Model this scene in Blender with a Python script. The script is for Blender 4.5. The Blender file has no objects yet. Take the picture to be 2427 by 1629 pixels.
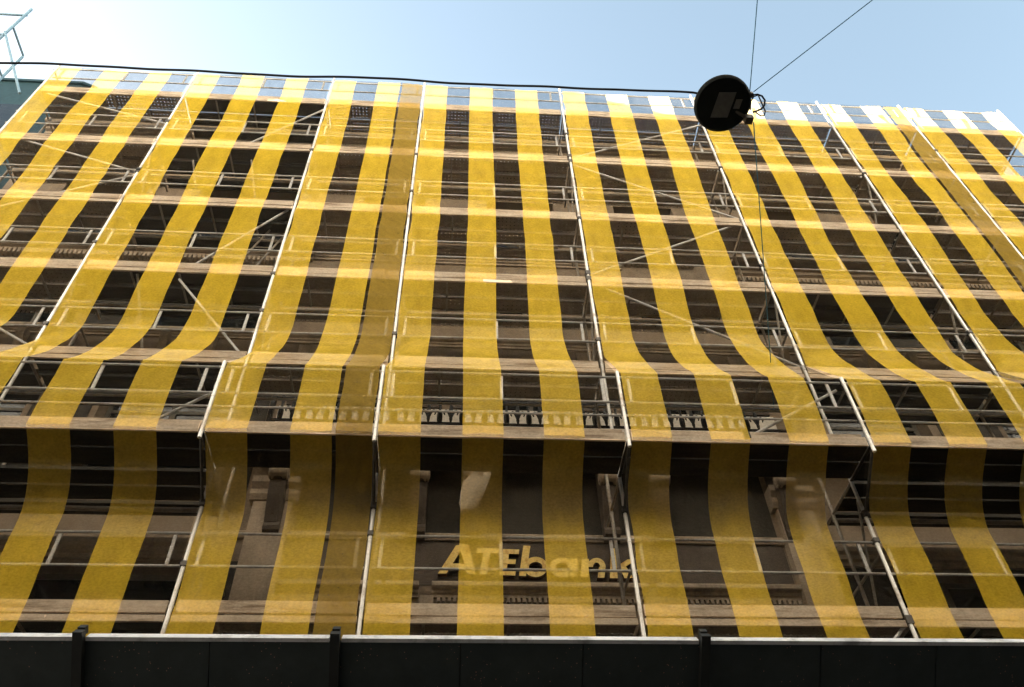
import bpy, math, random
from mathutils import Vector, Matrix, noise as mnoise
random.seed(7)
R = math.radians
scene = bpy.context.scene
col = scene.collection

# ------------------------------------------------------------------ camera
Z0 = 6.12                       # height of the first scaffold deck seen above the gantry (m)
CAM = Vector((1.021, -8.300, Z0 - 4.523))
PITCH, YAW, ROLL = 0.82445, -0.091815, -0.038804
cp, sp, cy, sy, cr, sr = math.cos(PITCH), math.sin(PITCH), math.cos(YAW), math.sin(YAW), math.cos(ROLL), math.sin(ROLL)
Xp, Yp, Zp = Vector((cy, sy, 0)), Vector((-sy, cy, 0)), Vector((0, 0, 1))
FW = Yp * cp + Zp * sp
UP0 = Zp * cp - Yp * sp
RT = Xp * cr + UP0 * sr
UP = UP0 * cr - Xp * sr
cam_data = bpy.data.cameras.new('camera')
cam_data.sensor_width = 36.0
cam_data.sensor_fit = 'HORIZONTAL'
cam_data.lens = 28.382
cam_data.clip_start = 0.05
cam_data.clip_end = 4000
cam = bpy.data.objects.new('camera', cam_data)
M3 = Matrix((RT, UP, -FW)).transposed()
cam.matrix_world = Matrix.Translation(CAM) @ M3.to_4x4()
col.objects.link(cam)
scene.camera = cam

# ------------------------------------------------------------------ sky, sun, exposure
SUN_DIR = Vector((-0.78, 0.45, 0.32)).normalized()      # towards the sun: behind the facade, over its far end
SUN_EL = math.asin(SUN_DIR.z)
SUN_AZ = math.atan2(SUN_DIR.x, SUN_DIR.y)
world = bpy.data.worlds.new('World')
scene.world = world
world.use_nodes = True
wn = world.node_tree
wn.nodes.clear()
wo = wn.nodes.new('ShaderNodeOutputWorld')
bg = wn.nodes.new('ShaderNodeBackground')
sky = wn.nodes.new('ShaderNodeTexSky')
sky.sky_type = 'NISHITA'
sky.sun_disc = False
sky.sun_elevation = SUN_EL
sky.sun_rotation = SUN_AZ
sky.air_density = 1.0
sky.dust_density = 0.9
sky.ozone_density = 1.0
bg.inputs['Strength'].default_value = 0.056
tint = wn.nodes.new('ShaderNodeMix')
tint.data_type = 'RGBA'
tint.blend_type = 'MULTIPLY'
tint.inputs[0].default_value = 1.0
tint.inputs[7].default_value = (1.22, 1.05, 0.80, 1)      # warm film stock
wn.links.new(sky.outputs[0], tint.inputs[6])
wn.links.new(tint.outputs[2], bg.inputs['Color'])
wn.links.new(bg.outputs[0], wo.inputs['Surface'])

sd = bpy.data.lights.new('sun', 'SUN')
sd.energy = 5.0
sd.angle = R(0.5)
sd.color = (1.0, 0.95, 0.87)
so = bpy.data.objects.new('sun', sd)
so.rotation_euler = SUN_DIR.to_track_quat('Z', 'Y').to_euler()
so.location = (0, 0, 40)
col.objects.link(so)

vs = scene.view_settings
vs.view_transform = 'Standard'
vs.look = 'None'
vs.exposure = 3.5
vs.gamma = 1.0
vs.use_curve_mapping = False
scene.cycles.max_bounces = 8
scene.cycles.diffuse_bounces = 4
scene.cycles.transparent_max_bounces = 24
scene.cycles.caustics_reflective = False
scene.cycles.caustics_refractive = False
scene.cycles.use_denoising = True

# ------------------------------------------------------------------ materials
def nt(name):
    m = bpy.data.materials.new(name)
    m.use_nodes = True
    t = m.node_tree
    t.nodes.clear()
    out = t.nodes.new('ShaderNodeOutputMaterial')
    return m, t, out

def N(t, kind, **kw):
    n = t.nodes.new(kind)
    for k, v in kw.items():
        setattr(n, k, v)
    return n

def noise(t, scale, detail=4, rough=0.6, vec=None, coord='Object'):
    tc = N(t, 'ShaderNodeTexCoord')
    n = N(t, 'ShaderNodeTexNoise')
    n.inputs['Scale'].default_value = scale
    n.inputs['Detail'].default_value = detail
    n.inputs['Roughness'].default_value = rough
    if vec:
        mp = N(t, 'ShaderNodeMapping')
        mp.inputs['Scale'].default_value = vec
        t.links.new(tc.outputs[coord], mp.inputs['Vector'])
        t.links.new(mp.outputs[0], n.inputs['Vector'])
    else:
        t.links.new(tc.outputs[coord], n.inputs['Vector'])
    return n.outputs['Fac']

def ramp(t, fac, stops):
    r = N(t, 'ShaderNodeValToRGB')
    els = r.color_ramp.elements
    els[0].position, els[0].color = stops[0][0], (*stops[0][1], 1)
    els[1].position, els[1].color = stops[-1][0], (*stops[-1][1], 1)
    for p, c in stops[1:-1]:
        e = els.new(p)
        e.color = (*c, 1)
    t.links.new(fac, r.inputs[0])
    return r.outputs[0]

def mix(t, fac, a, b, mode='MIX'):
    n = N(t, 'ShaderNodeMix', data_type='RGBA', blend_type=mode)
    for sock, v in ((n.inputs[0], fac), (n.inputs[6], a), (n.inputs[7], b)):
        if isinstance(v, (int, float)):
            sock.default_value = v
        elif isinstance(v, tuple):
            sock.default_value = (*v, 1)
        else:
            t.links.new(v, sock)
    return n.outputs[2]

def solid(name, c1, c2, scale=3.0, rough=0.7, metal=0.0, bump=0.0, vec=None, stain=None, spec=0.4):
    m, t, out = nt(name)
    b = N(t, 'ShaderNodeBsdfPrincipled')
    f = noise(t, scale, 6, 0.65, vec)
    c = ramp(t, f, [(0.3, c1), (0.7, c2)])
    if stain:
        f2 = noise(t, stain[1], 5, 0.7, stain[2] if len(stain) > 2 else None)
        mk = ramp(t, f2, [(0.5, (0, 0, 0)), (0.68, (1, 1, 1))])
        c = mix(t, mk, c, stain[0])
    t.links.new(c, b.inputs['Base Color'])
    b.inputs['Roughness'].default_value = rough
    b.inputs['Metallic'].default_value = metal
    b.inputs['Specular IOR Level'].default_value = spec
    if bump:
        f3 = noise(t, scale * 9, 4, 0.6)
        bp = N(t, 'ShaderNodeBump')
        bp.inputs['Strength'].default_value = bump
        bp.inputs['Distance'].default_value = 0.02
        t.links.new(f3, bp.inputs['Height'])
        t.links.new(bp.outputs[0], b.inputs['Normal'])
    t.links.new(b.outputs[0], out.inputs['Surface'])
    return m

def net_material(name, front, back, cover, vary=0.08, moire=False):
    """Woven debris netting: gaps between the threads let the view and the light through."""
    m, t, out = nt(name)
    f = noise(t, 2.2, 5, 0.6, (1.0, 1.0, 0.35))
    dcol = ramp(t, f, [(0.3, tuple(v * 0.86 for v in front)), (0.7, front)])
    fd = noise(t, 1.1, 6, 0.7, (2.2, 2.2, 0.5))
    dirt = ramp(t, fd, [(0.55, (0, 0, 0)), (0.8, (0.45, 0.45, 0.45))])
    dcol = mix(t, dirt, dcol, tuple(v * 0.5 for v in front))
    d = N(t, 'ShaderNodeBsdfDiffuse')
    t.links.new(dcol, d.inputs['Color'])
    tr = N(t, 'ShaderNodeBsdfTranslucent')
    tr.inputs['Color'].default_value = (*back, 1)
    ms = N(t, 'ShaderNodeMixShader')
    ms.inputs[0].default_value = 0.45
    t.links.new(d.outputs[0], ms.inputs[1])
    t.links.new(tr.outputs[0], ms.inputs[2])
    tp = N(t, 'ShaderNodeBsdfTransparent')
    mx = N(t, 'ShaderNodeMixShader')
    f2 = noise(t, 5.0, 6, 0.7, (1.0, 1.0, 0.5))
    mr = N(t, 'ShaderNodeMapRange')
    mr.inputs['From Min'].default_value = 0.3
    mr.inputs['From Max'].default_value = 0.7
    mr.inputs['To Min'].default_value = cover - vary
    mr.inputs['To Max'].default_value = cover + vary
    t.links.new(f2, mr.inputs['Value'])
    fw_ = noise(t, 1.0, 2, 0.5, (30.0, 30.0, 48.0))
    wv = N(t, 'ShaderNodeMath', operation='MULTIPLY_ADD')
    t.links.new(fw_, wv.inputs[0])
    wv.inputs[1].default_value = 0.38
    sbm = N(t, 'ShaderNodeMath', operation='SUBTRACT')
    t.links.new(mr.outputs[0], sbm.inputs[0])
    sbm.inputs[1].default_value = 0.19
    t.links.new(sbm.outputs[0], wv.inputs[2])
    fac = wv.outputs[0]
    if moire:
        tc = N(t, 'ShaderNodeTexCoord')
        w = N(t, 'ShaderNodeTexWave')
        w.inputs['Scale'].default_value = 3.2
        w.inputs['Distortion'].default_value = 6.0
        w.inputs['Detail'].default_value = 2.0
        w.bands_direction = 'DIAGONAL'
        t.links.new(tc.outputs['Object'], w.inputs['Vector'])
        ad = N(t, 'ShaderNodeMath', operation='MULTIPLY_ADD')
        t.links.new(w.outputs['Fac'], ad.inputs[0])
        ad.inputs[1].default_value = 0.05
        t.links.new(fac, ad.inputs[2])
        fac = ad.outputs[0]
    t.links.new(fac, mx.inputs[0])
    t.links.new(tp.outputs[0], mx.inputs[1])
    t.links.new(ms.outputs[0], mx.inputs[2])
    t.links.new(mx.outputs[0], out.inputs['Surface'])
    return m

def perforated(name, c1, c2, pitch=0.075, rad=0.0125):
    """Steel scaffold plank: punched holes are really open."""
    m, t, out = nt(name)
    b = N(t, 'ShaderNodeBsdfPrincipled')
    f = noise(t, 6, 5, 0.7)
    t.links.new(ramp(t, f, [(0.3, c1), (0.7, c2)]), b.inputs['Base Color'])
    b.inputs['Roughness'].default_value = 0.55
    b.inputs['Metallic'].default_value = 0.25
    tc = N(t, 'ShaderNodeTexCoord')
    sx = N(t, 'ShaderNodeSeparateXYZ')
    t.links.new(tc.outputs['Object'], sx.inputs[0])
    acc = None
    for ax in (0, 1):
        a = N(t, 'ShaderNodeMath', operation='MULTIPLY')
        t.links.new(sx.outputs[ax], a.inputs[0])
        a.inputs[1].default_value = 1 / pitch
        fr = N(t, 'ShaderNodeMath', operation='FRACT')
        t.links.new(a.outputs[0], fr.inputs[0])
        sb = N(t, 'ShaderNodeMath', operation='SUBTRACT')
        t.links.new(fr.outputs[0], sb.inputs[0])
        sb.inputs[1].default_value = 0.5
        pw = N(t, 'ShaderNodeMath', operation='MULTIPLY')
        t.links.new(sb.outputs[0], pw.inputs[0])
        t.links.new(sb.outputs[0], pw.inputs[1])
        if acc is None:
            acc = pw.outputs[0]
        else:
            ad = N(t, 'ShaderNodeMath', operation='ADD')
            t.links.new(acc, ad.inputs[0])
            t.links.new(pw.outputs[0], ad.inputs[1])
            acc = ad.outputs[0]
    lt = N(t, 'ShaderNodeMath', operation='LESS_THAN')
    t.links.new(acc, lt.inputs[0])
    lt.inputs[1].default_value = (rad / pitch) ** 2
    tp = N(t, 'ShaderNodeBsdfTransparent')
    mx = N(t, 'ShaderNodeMixShader')
    t.links.new(lt.outputs[0], mx.inputs[0])
    t.links.new(b.outputs[0], mx.inputs[1])
    t.links.new(tp.outputs[0], mx.inputs[2])
    t.links.new(mx.outputs[0], out.inputs['Surface'])
    return m

def speckled(name, c1, c2, dot):
    m, t, out = nt(name)
    b = N(t, 'ShaderNodeBsdfPrincipled')
    f = noise(t, 4, 6, 0.7)
    c = ramp(t, f, [(0.3, c1), (0.75, c2)])
    tc = N(t, 'ShaderNodeTexCoord')
    v = N(t, 'ShaderNodeTexVoronoi')
    v.inputs['Scale'].default_value = 30
    t.links.new(tc.outputs['Object'], v.inputs['Vector'])
    lt = N(t, 'ShaderNodeMath', operation='LESS_THAN')
    t.links.new(v.outputs['Distance'], lt.inputs[0])
    lt.inputs[1].default_value = 0.1
    f2 = noise(t, 3.1, 2, 0.5)
    g = N(t, 'ShaderNodeMath', operation='GREATER_THAN')
    t.links.new(f2, g.inputs[0])
    g.inputs[1].default_value = 0.52
    mu = N(t, 'ShaderNodeMath', operation='MULTIPLY')
    t.links.new(lt.outputs[0], mu.inputs[0])
    t.links.new(g.outputs[0], mu.inputs[1])
    c = mix(t, mu.outputs[0], c, dot)
    t.links.new(c, b.inputs['Base Color'])
    b.inputs['Roughness'].default_value = 0.6
    t.links.new(b.outputs[0], out.inputs['Surface'])
    return m

MAT = {
    'yellow': net_material('yellow_netting', (0.94, 0.635, 0.045), (0.97, 0.82, 0.50), 0.57),
    'dark': net_material('dark_netting', (0.022, 0.021, 0.020), (0.07, 0.068, 0.065), 0.38, 0.05),
    'olive': net_material('double_netting', (0.42, 0.28, 0.05), (0.44, 0.31, 0.07), 0.68, 0.08, True),
    'stone': solid('pale_limestone', (0.19, 0.14, 0.095), (0.30, 0.225, 0.155), 1.6, 0.85, 0, 0.25, None, ((0.25, 0.20, 0.15), 0.9, (1.6, 1.6, 0.3))),
    'trim': solid('dressed_limestone', (0.34, 0.26, 0.18), (0.48, 0.38, 0.28), 2.4, 0.8, 0, 0.2, None, ((0.24, 0.19, 0.14), 1.3, (2.0, 2.0, 0.4))),
    'marble': solid('pale_marble', (0.74, 0.66, 0.56), (0.82, 0.76, 0.67), 2.0, 0.5, 0, 0.05),
    'dstone': solid('dark_stone', (0.028, 0.024, 0.018), (0.06, 0.05, 0.037), 1.8, 0.85, 0, 0.25),  # dark stone; on the portal panel it holds the wall's shade
    'frame': solid('painted_window_frame', (0.10, 0.09, 0.07), (0.15, 0.13, 0.10), 5, 0.6),
    'glass': solid('dark_window_glass', (0.008, 0.010, 0.010), (0.015, 0.018, 0.018), 1.0, 0.08, 0, 0, None, None, 0.5),
    'iron': solid('black_wrought_iron', (0.012, 0.012, 0.011), (0.03, 0.028, 0.024), 9, 0.6),
    'tube': solid('galvanised_tube', (0.56, 0.53, 0.49), (0.72, 0.69, 0.65), 5, 0.45, 0.25, 0, (1, 1, 0.3), ((0.34, 0.27, 0.2), 3.0)),
    'tube2': solid('weathered_tube', (0.26, 0.22, 0.18), (0.40, 0.35, 0.29), 5, 0.5, 0.2, 0, None, ((0.22, 0.15, 0.09), 3.5)),
    'alu': solid('bright_aluminium', (0.78, 0.78, 0.78), (0.88, 0.88, 0.88), 5, 0.35, 0.3),
    'wood': solid('weathered_board', (0.66, 0.50, 0.35), (0.84, 0.69, 0.52), 3.5, 0.8, 0, 0.2, (0.4, 6, 6), ((0.3, 0.2, 0.12), 2.0, (0.5, 4, 4))),
    'plank': perforated('perforated_steel_plank', (0.22, 0.17, 0.125), (0.34, 0.275, 0.205)),
    'ply': solid('dark_plywood', (0.035, 0.03, 0.022), (0.07, 0.058, 0.042), 3, 0.8, 0, 0.2, (0.5, 3, 3)),
    'clamp': solid('dark_steel_clamp', (0.03, 0.028, 0.025), (0.09, 0.075, 0.06), 12, 0.5, 0.4),
    'hoard': speckled('black_green_hoarding', (0.022, 0.030, 0.030), (0.042, 0.054, 0.053), (0.6, 0.3, 0.2)),
    'post': solid('black_post', (0.010, 0.011, 0.010), (0.022, 0.023, 0.021), 7, 0.55),
    'cap': solid('bare_metal_edge', (0.62, 0.62, 0.64), (0.78, 0.78, 0.80), 4, 0.45, 0.2, 0, (0.5, 2, 2), ((0.3, 0.3, 0.3), 3.0)),
    'letter': solid('faded_yellow_sign_face', (1.0, 0.66, 0.14), (1.0, 0.78, 0.30), 3.5, 0.6, 0, 0, None, ((0.55, 0.22, 0.03), 8.0, (1, 1, 0.5))),
    'lside': solid('dark_letter_return', (0.06, 0.03, 0.015), (0.12, 0.06, 0.03), 8, 0.7),  # letter sides, plain dark brown against the yellow faces
    'lampbody': solid('black_lamp_shell', (0.006, 0.008, 0.008), (0.012, 0.014, 0.014), 6, 0.85, 0, 0, None, None, 0.15),
    'lens': solid('grey_lamp_lens', (0.10, 0.10, 0.095), (0.14, 0.14, 0.13), 20, 0.35),
    'rubber': solid('black_cable', (0.008, 0.010, 0.014), (0.016, 0.018, 0.024), 20, 0.6),
    'bluetube': solid('blue_painted_tube', (0.10, 0.17, 0.22), (0.17, 0.26, 0.32), 5, 0.5, 0.0),
    'wire': solid('halo_blue_wire', (0.03, 0.13, 0.22), (0.05, 0.18, 0.28), 20, 0.5, 0.3),  # steel wire; the blue is a halation glow put into its colour
    'cloth': solid('pale_wrapping_cloth', (0.62, 0.52, 0.40), (0.72, 0.62, 0.50), 4, 0.9),
    'teal': solid('dark_teal_cladding', (0.007, 0.024, 0.030), (0.016, 0.045, 0.052), 8, 0.6),
    'asphalt': solid('asphalt', (0.035, 0.035, 0.035), (0.06, 0.06, 0.058), 30, 0.9, 0, 0.3),
    'paving': solid('paving', (0.08, 0.075, 0.068), (0.13, 0.12, 0.11), 3, 0.85, 0, 0.2),
    'render': solid('cream_render', (0.72, 0.68, 0.60), (0.82, 0.78, 0.70), 1.0, 0.9),  # pale top of the added opposite block, bounces sun to the nets
    'dbase': solid('low_bounce_base', (0.02, 0.018, 0.015), (0.035, 0.03, 0.026), 2, 0.8),  # near-black foot of the added opposite block, cuts bounced light
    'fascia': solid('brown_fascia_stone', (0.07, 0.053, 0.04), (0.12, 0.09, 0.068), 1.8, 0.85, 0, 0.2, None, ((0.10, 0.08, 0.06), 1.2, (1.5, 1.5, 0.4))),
    'shutter': solid('brown_shutter', (0.07, 0.05, 0.035), (0.11, 0.08, 0.055), 6, 0.7),
}

# ------------------------------------------------------------------ mesh helpers
class MB:
    """Collects vertices and faces (scene coordinates) for ONE mesh object."""
    def __init__(s):
        s.v, s.f = [], []
    def add(s, vs_, fs_):
        b = len(s.v)
        s.v += [tuple(p) for p in vs_]
        s.f += [tuple(b + i for i in f) for f in fs_]
        return s
    def box(s, x0, x1, y0, y1, z0, z1):
        return s.add([(x0, y0, z0), (x1, y0, z0), (x1, y1, z0), (x0, y1, z0), (x0, y0, z1), (x1, y0, z1), (x1, y1, z1), (x0, y1, z1)],
                     [(3, 2, 1, 0), (4, 5, 6, 7), (0, 1, 5, 4), (1, 2, 6, 5), (2, 3, 7, 6), (3, 0, 4, 7)])
    def tube(s, a, b, r=0.024, n=8, r2=None, cap=True):
        a, b = Vector(a), Vector(b)
        d = (b - a).normalized()
        u = d.cross(Vector((0, 0, 1)) if abs(d.z) < 0.9 else Vector((1, 0, 0))).normalized()
        w = d.cross(u)
        r2 = r if r2 is None else r2
        vv = []
        for p, q in ((a, r), (b, r2)):
            for i in range(n):
                t = 2 * math.pi * i / n
                vv.append(p + u * (q * math.cos(t)) + w * (q * math.sin(t)))
        ff = [(i, (i + 1) % n, n + (i + 1) % n, n + i) for i in range(n)]
        if cap:
            ff += [tuple(range(n - 1, -1, -1)), tuple(range(n, 2 * n))]
        return s.add(vv, ff)
    def path(s, pts, r=0.01, n=6):
        pts = [Vector(p) for p in pts]
        m = len(pts)
        vv = []
        u = None
        for i, p in enumerate(pts):
            d = (pts[min(i + 1, m - 1)] - pts[max(i - 1, 0)]).normalized()
            if u is None:
                u = d.cross(Vector((0, 0, 1)) if abs(d.z) < 0.9 else Vector((1, 0, 0))).normalized()
            else:
                u = (u - d * u.dot(d)).normalized()
            w = d.cross(u)
            rr = r[i] if isinstance(r, list) else r
            for k in range(n):
                t = 2 * math.pi * k / n
                vv.append(p + u * (rr * math.cos(t)) + w * (rr * math.sin(t)))
        ff = []
        for i in range(m - 1):
            for k in range(n):
                ff.append((i * n + k, i * n + (k + 1) % n, (i + 1) * n + (k + 1) % n, (i + 1) * n + k))
        ff += [tuple(range(n - 1, -1, -1)), tuple(range((m - 1) * n, m * n))]
        return s.add(vv, ff)
    def prism(s, poly, axis, a, b):
        """Polygon extruded along an axis: 'x' takes (y,z) points, 'y' takes (x,z), 'z' takes (x,y)."""
        def P(p, q):
            return {'x': (q, p[0], p[1]), 'y': (p[0], q, p[1]), 'z': (p[0], p[1], q)}[axis]
        n = len(poly)
        vv = [P(p, a) for p in poly] + [P(p, b) for p in poly]
        ff = [(i, (i + 1) % n, n + (i + 1) % n, n + i) for i in range(n)] + [tuple(range(n - 1, -1, -1)), tuple(range(n, 2 * n))]
        return s.add(vv, ff)
    def lathe(s, prof, c, n=24, axis=None):
        """prof: (radius, height) pairs turned about an axis through c."""
        ax = Vector(axis or (0, 0, 1)).normalized()
        u = ax.cross(Vector((0, 1, 0))).normalized()
        w = ax.cross(u)
        c = Vector(c)
        vv = []
        for r, h in prof:
            for k in range(n):
                t = 2 * math.pi * k / n
                vv.append(c + ax * h + u * (r * math.cos(t)) + w * (r * math.sin(t)))
        ff = []
        for i in range(len(prof) - 1):
            for k in range(n):
                ff.append((i * n + k, i * n + (k + 1) % n, (i + 1) * n + (k + 1) % n, (i + 1) * n + k))
        ff += [tuple(range(n - 1, -1, -1)), tuple(range((len(prof) - 1) * n, len(prof) * n))]
        return s.add(vv, ff)
    def build(s, name, mat, parent=None, smooth=False, kind=None):
        o0 = world_loc(parent)
        me = bpy.data.meshes.new(name)
        me.from_pydata([(p[0] - o0.x, p[1] - o0.y, p[2] - o0.z) for p in s.v], [], s.f)
        me.update()
        if smooth:
            for p in me.polygons:
                p.use_smooth = True
            try:
                me.set_sharp_from_angle(angle=R(40))
            except Exception:
                pass
        me.materials.append(MAT[mat])
        o = bpy.data.objects.new(name, me)
        col.objects.link(o)
        if parent:
            o.parent = parent
        if kind:
            o['kind'] = kind
        return o

def world_loc(o):
    v = Vector((0, 0, 0))
    while o is not None:
        v += o.location
        o = o.parent
    return v

def thing(name, loc, label, cat, group=None):
    o = bpy.data.objects.new(name, None)
    o.empty_display_size = 0.3
    o.location = loc
    col.objects.link(o)
    return tag(o, label, cat, group)

def tag(o, label, cat, group=None):
    o['label'] = label
    o['category'] = cat
    if group:
        o['group'] = group
    return o

def Z(z):
    return Z0 + z

# ------------------------------------------------------------------ ground
def sheet(name, x0, x1, y0, y1, z, mat):
    o = MB().add([(x0, y0, z), (x1, y0, z), (x1, y1, z), (x0, y1, z)], [(0, 1, 2, 3)]).build(name, mat)
    o['kind'] = 'structure'
    return o
sheet('ground', -300, 300, -300, 300, -0.16, 'paving')
sheet('road', -80, 80, -9.4, -3.2, -0.12, 'asphalt')
for nm, a, b in (('pavement', -3.2, 1.6), ('pavement', -11.2, -9.4)):
    o = MB().box(-80, 80, a, b, -0.15, 0.0).build(nm, 'paving')
    o['kind'] = 'structure'

# ------------------------------------------------------------------ bank building
WY = 1.35                                                  # face of its wall
BX0, BX1 = -8.6, 14.2
bank = thing('bank_building', (2.2, WY, 0), 'ornate pale stone bank building wrapped in striped netting and scaffolding', 'building')
AX = 2.2
wins = []                                                  # x0, x1, z0, z1 (relative heights)
cols_c = [(-0.5, 1.30), (2.2, 1.45), (4.9, 1.30)]
cols_w = [(-6.55, 1.7), (-3.55, 2.1), (7.95, 1.7), (10.95, 1.7)]
for xc, w in cols_c:
    wins += [(xc - w / 2, xc + w / 2, -3.2, 0.91), (xc - w / 2, xc + w / 2, 4.34, 5.50), (xc - w / 2, xc + w / 2, 8.75, 10.5)]
for xc, w in cols_w:
    wins += [(xc - w / 2, xc + w / 2, -3.2, 1.45), (xc - w / 2, xc + w / 2, 3.0, 5.02), (xc - w / 2, xc + w / 2, 6.15, 7.65), (xc - w / 2, xc + w / 2, 8.75, 10.6)]
    wins += [(xc - w / 2, xc + w / 2, 11.0, 12.3)]
for xc in (-0.5, 2.2, 4.9):
    wins += [(xc - 0.55, xc + 0.55, 6.45, 7.45), (xc - 0.55, xc + 0.55, 11.0, 12.2)]

def wall_mesh(x0, x1, z0, z1, holes, y, depth):
    xs = sorted({x0, x1, *[h[0] for h in holes], *[h[1] for h in holes]})
    zs = sorted({z0, z1, *[h[2] for h in holes], *[h[3] for h in holes]})
    mb = MB()
    for i in range(len(xs) - 1):
        for j in range(len(zs) - 1):
            cx_, cz_ = (xs[i] + xs[i + 1]) / 2, (zs[j] + zs[j + 1]) / 2
            if any(h[0] < cx_ < h[1] and h[2] < cz_ < h[3] for h in holes):
                continue
            mb.add([(xs[i], y, Z(zs[j])), (xs[i + 1], y, Z(zs[j])), (xs[i + 1], y, Z(zs[j + 1])), (xs[i], y, Z(zs[j + 1]))], [(0, 1, 2, 3)])
    for a, b, c, d in holes:
        y2 = y + depth
        mb.add([(a, y, Z(c)), (a, y, Z(d)), (a, y2, Z(d)), (a, y2, Z(c))], [(0, 1, 2, 3)])
        mb.add([(b, y, Z(c)), (b, y2, Z(c)), (b, y2, Z(d)), (b, y, Z(d))], [(0, 1, 2, 3)])
        mb.add([(a, y, Z(c)), (a, y2, Z(c)), (b, y2, Z(c)), (b, y, Z(c))], [(0, 1, 2, 3)])
        mb.add([(a, y, Z(d)), (b, y, Z(d)), (b, y2, Z(d)), (a, y2, Z(d))], [(0, 1, 2, 3)])
    # sides, back and top of the block
    yb = 13.0
    mb.add([(x0, y, Z(z0)), (x0, y, Z(z1)), (x0, yb, Z(z1)), (x0, yb, Z(z0))], [(0, 1, 2, 3)])
    mb.add([(x1, y, Z(z0)), (x1, yb, Z(z0)), (x1, yb, Z(z1)), (x1, y, Z(z1))], [(0, 1, 2, 3)])
    mb.add([(x0, yb, Z(z0)), (x0, yb, Z(z1)), (x1, yb, Z(z1)), (x1, yb, Z(z0))], [(0, 1, 2, 3)])
    return mb
wall_mesh(BX0, BX1, -Z0, 12.75, wins, WY, 0.34).build('wall', 'stone', bank)
MB().box(BX0 - 0.02, BX1 + 0.02, WY + 0.3, 13.05, Z(12.75), Z(12.85)).build('roof', 'dstone', bank)

for a, b, c, d in wins:
    y2 = WY + 0.26
    fr = MB()
    t = 0.075
    fr.box(a, b, y2, y2 + 0.06, Z(d - t), Z(d)).box(a, b, y2, y2 + 0.06, Z(c), Z(c + t))
    fr.box(a, a + t, y2 + 0.002, y2 + 0.058, Z(c + t), Z(d - t)).box(b - t, b, y2 + 0.002, y2 + 0.058, Z(c + t), Z(d - t))
    xm = (a + b) / 2
    fr.box(xm - 0.045, xm + 0.045, y2 - 0.01, y2 + 0.05, Z(c + t), Z(d - t))
    zt = c + (d - c) * 0.68
    fr.box(a + t, xm - 0.045, y2 + 0.004, y2 + 0.05, Z(zt - 0.03), Z(zt + 0.03)).box(xm + 0.045, b - t, y2 + 0.004, y2 + 0.05, Z(zt - 0.03), Z(zt + 0.03))
    wn_ = fr.build('window', 'frame', bank)
    for p, q in ((a + t, xm - 0.045), (xm + 0.045, b - t)):
        for e, f in ((c + t, zt - 0.03), (zt + 0.03, d - t)):
            MB().box(p, q, y2 + 0.025, y2 + 0.035, Z(e), Z(f)).build('pane', 'glass', wn_)

def moulding(name, x0, x1, prof, mat, parent=bank):
    """prof: (outward from the wall, rel. height) polygon swept along x."""
    return MB().prism([(WY - p[0], Z(p[1])) for p in prof], 'x', x0, x1).build(name, mat, parent)

def cornice_prof(zb, h, proj):
    return [(-0.01, zb), (proj * 0.25, zb), (proj * 0.25, zb + h * 0.22), (proj * 0.45, zb + h * 0.3), (proj * 0.5, zb + h * 0.5), (proj * 0.9, zb + h * 0.58), (proj, zb + h * 0.66), (proj, zb + h * 0.9), (proj * 0.92, zb + h), (-0.01, zb + h)]

def dentils(x0, x1, zb, h, y_out, parent, pitch=0.085, w=0.05):
    mb = MB()
    n = int((x1 - x0) / pitch)
    for i in range(n):
        x = x0 + (i + 0.5) * pitch
        mb.box(x - w / 2, x + w / 2, WY - y_out, WY - 0.004, Z(zb), Z(zb + h))
    return mb.build('dentil_course', 'trim', parent, kind='stuff')

# main cornice with dentils at either side of the smooth centre
for a, b, zc in ((BX0, -1.9, 7.98), (4.15, 5.75, 8.32), (6.3, BX1, 7.86)):
    c = moulding('cornice', a, b, cornice_prof(zc + 0.13, 0.3, 0.30), 'trim')
    dentils(a + 0.05, b - 0.05, zc, 0.128, 0.12, c)
moulding('string_course', -1.9 + 0.003, 4.15 - 0.003, cornice_prof(8.18, 0.22, 0.14), 'trim')
moulding('cornice', BX0, BX1, cornice_prof(12.5, 0.36, 0.30), 'trim')
moulding('string_course', BX0, BX1, cornice_prof(10.72, 0.18, 0.12), 'trim')
moulding('string_course', BX0, -2.3, cornice_prof(5.86, 0.16, 0.13), 'trim')
moulding('string_course', 6.45, BX1, cornice_prof(5.86, 0.16, 0.13), 'trim')
moulding('string_course', -2.05, 6.3, cornice_prof(5.80, 0.20, 0.10), 'trim')
# low entablatures over the ground storey openings
for a, b in ((BX0, -2.28), (6.38, BX1)):
    moulding('string_course', a, b, [(-0.01, 1.52), (0.05, 1.52), (0.05, 1.58), (0.10, 1.60), (0.10, 1.67), (0.15, 1.70), (0.15, 1.77), (0.05, 1.80), (-0.01, 1.80)], 'trim')
for a, b in ((-1.28, 0.55), (0.72, 3.60), (3.72, 5.75)):
    c = moulding('door_hood', a, b, cornice_prof(0.99, 0.19, 0.13), 'trim')
    dentils(a + 0.06, b - 0.06, 0.92, 0.066, 0.06, c, 0.07, 0.04)
for a, b in ((-2.05, 6.3),):
    moulding('fascia_moulding', a, b, [(-0.01, 1.86), (0.04, 1.86), (0.06, 1.90), (0.06, 1.95), (0.03, 1.98), (-0.01, 1.98)], 'trim')
# dark panels between string courses, laid over the wall to darken it
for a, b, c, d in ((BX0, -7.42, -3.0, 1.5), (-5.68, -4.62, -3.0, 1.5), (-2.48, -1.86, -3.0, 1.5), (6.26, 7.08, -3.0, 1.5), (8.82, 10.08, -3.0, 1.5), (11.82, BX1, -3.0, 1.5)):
    MB().box(a, b, WY - 0.02, WY, Z(c), Z(d)).build('panel', 'dstone', bank)

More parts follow.
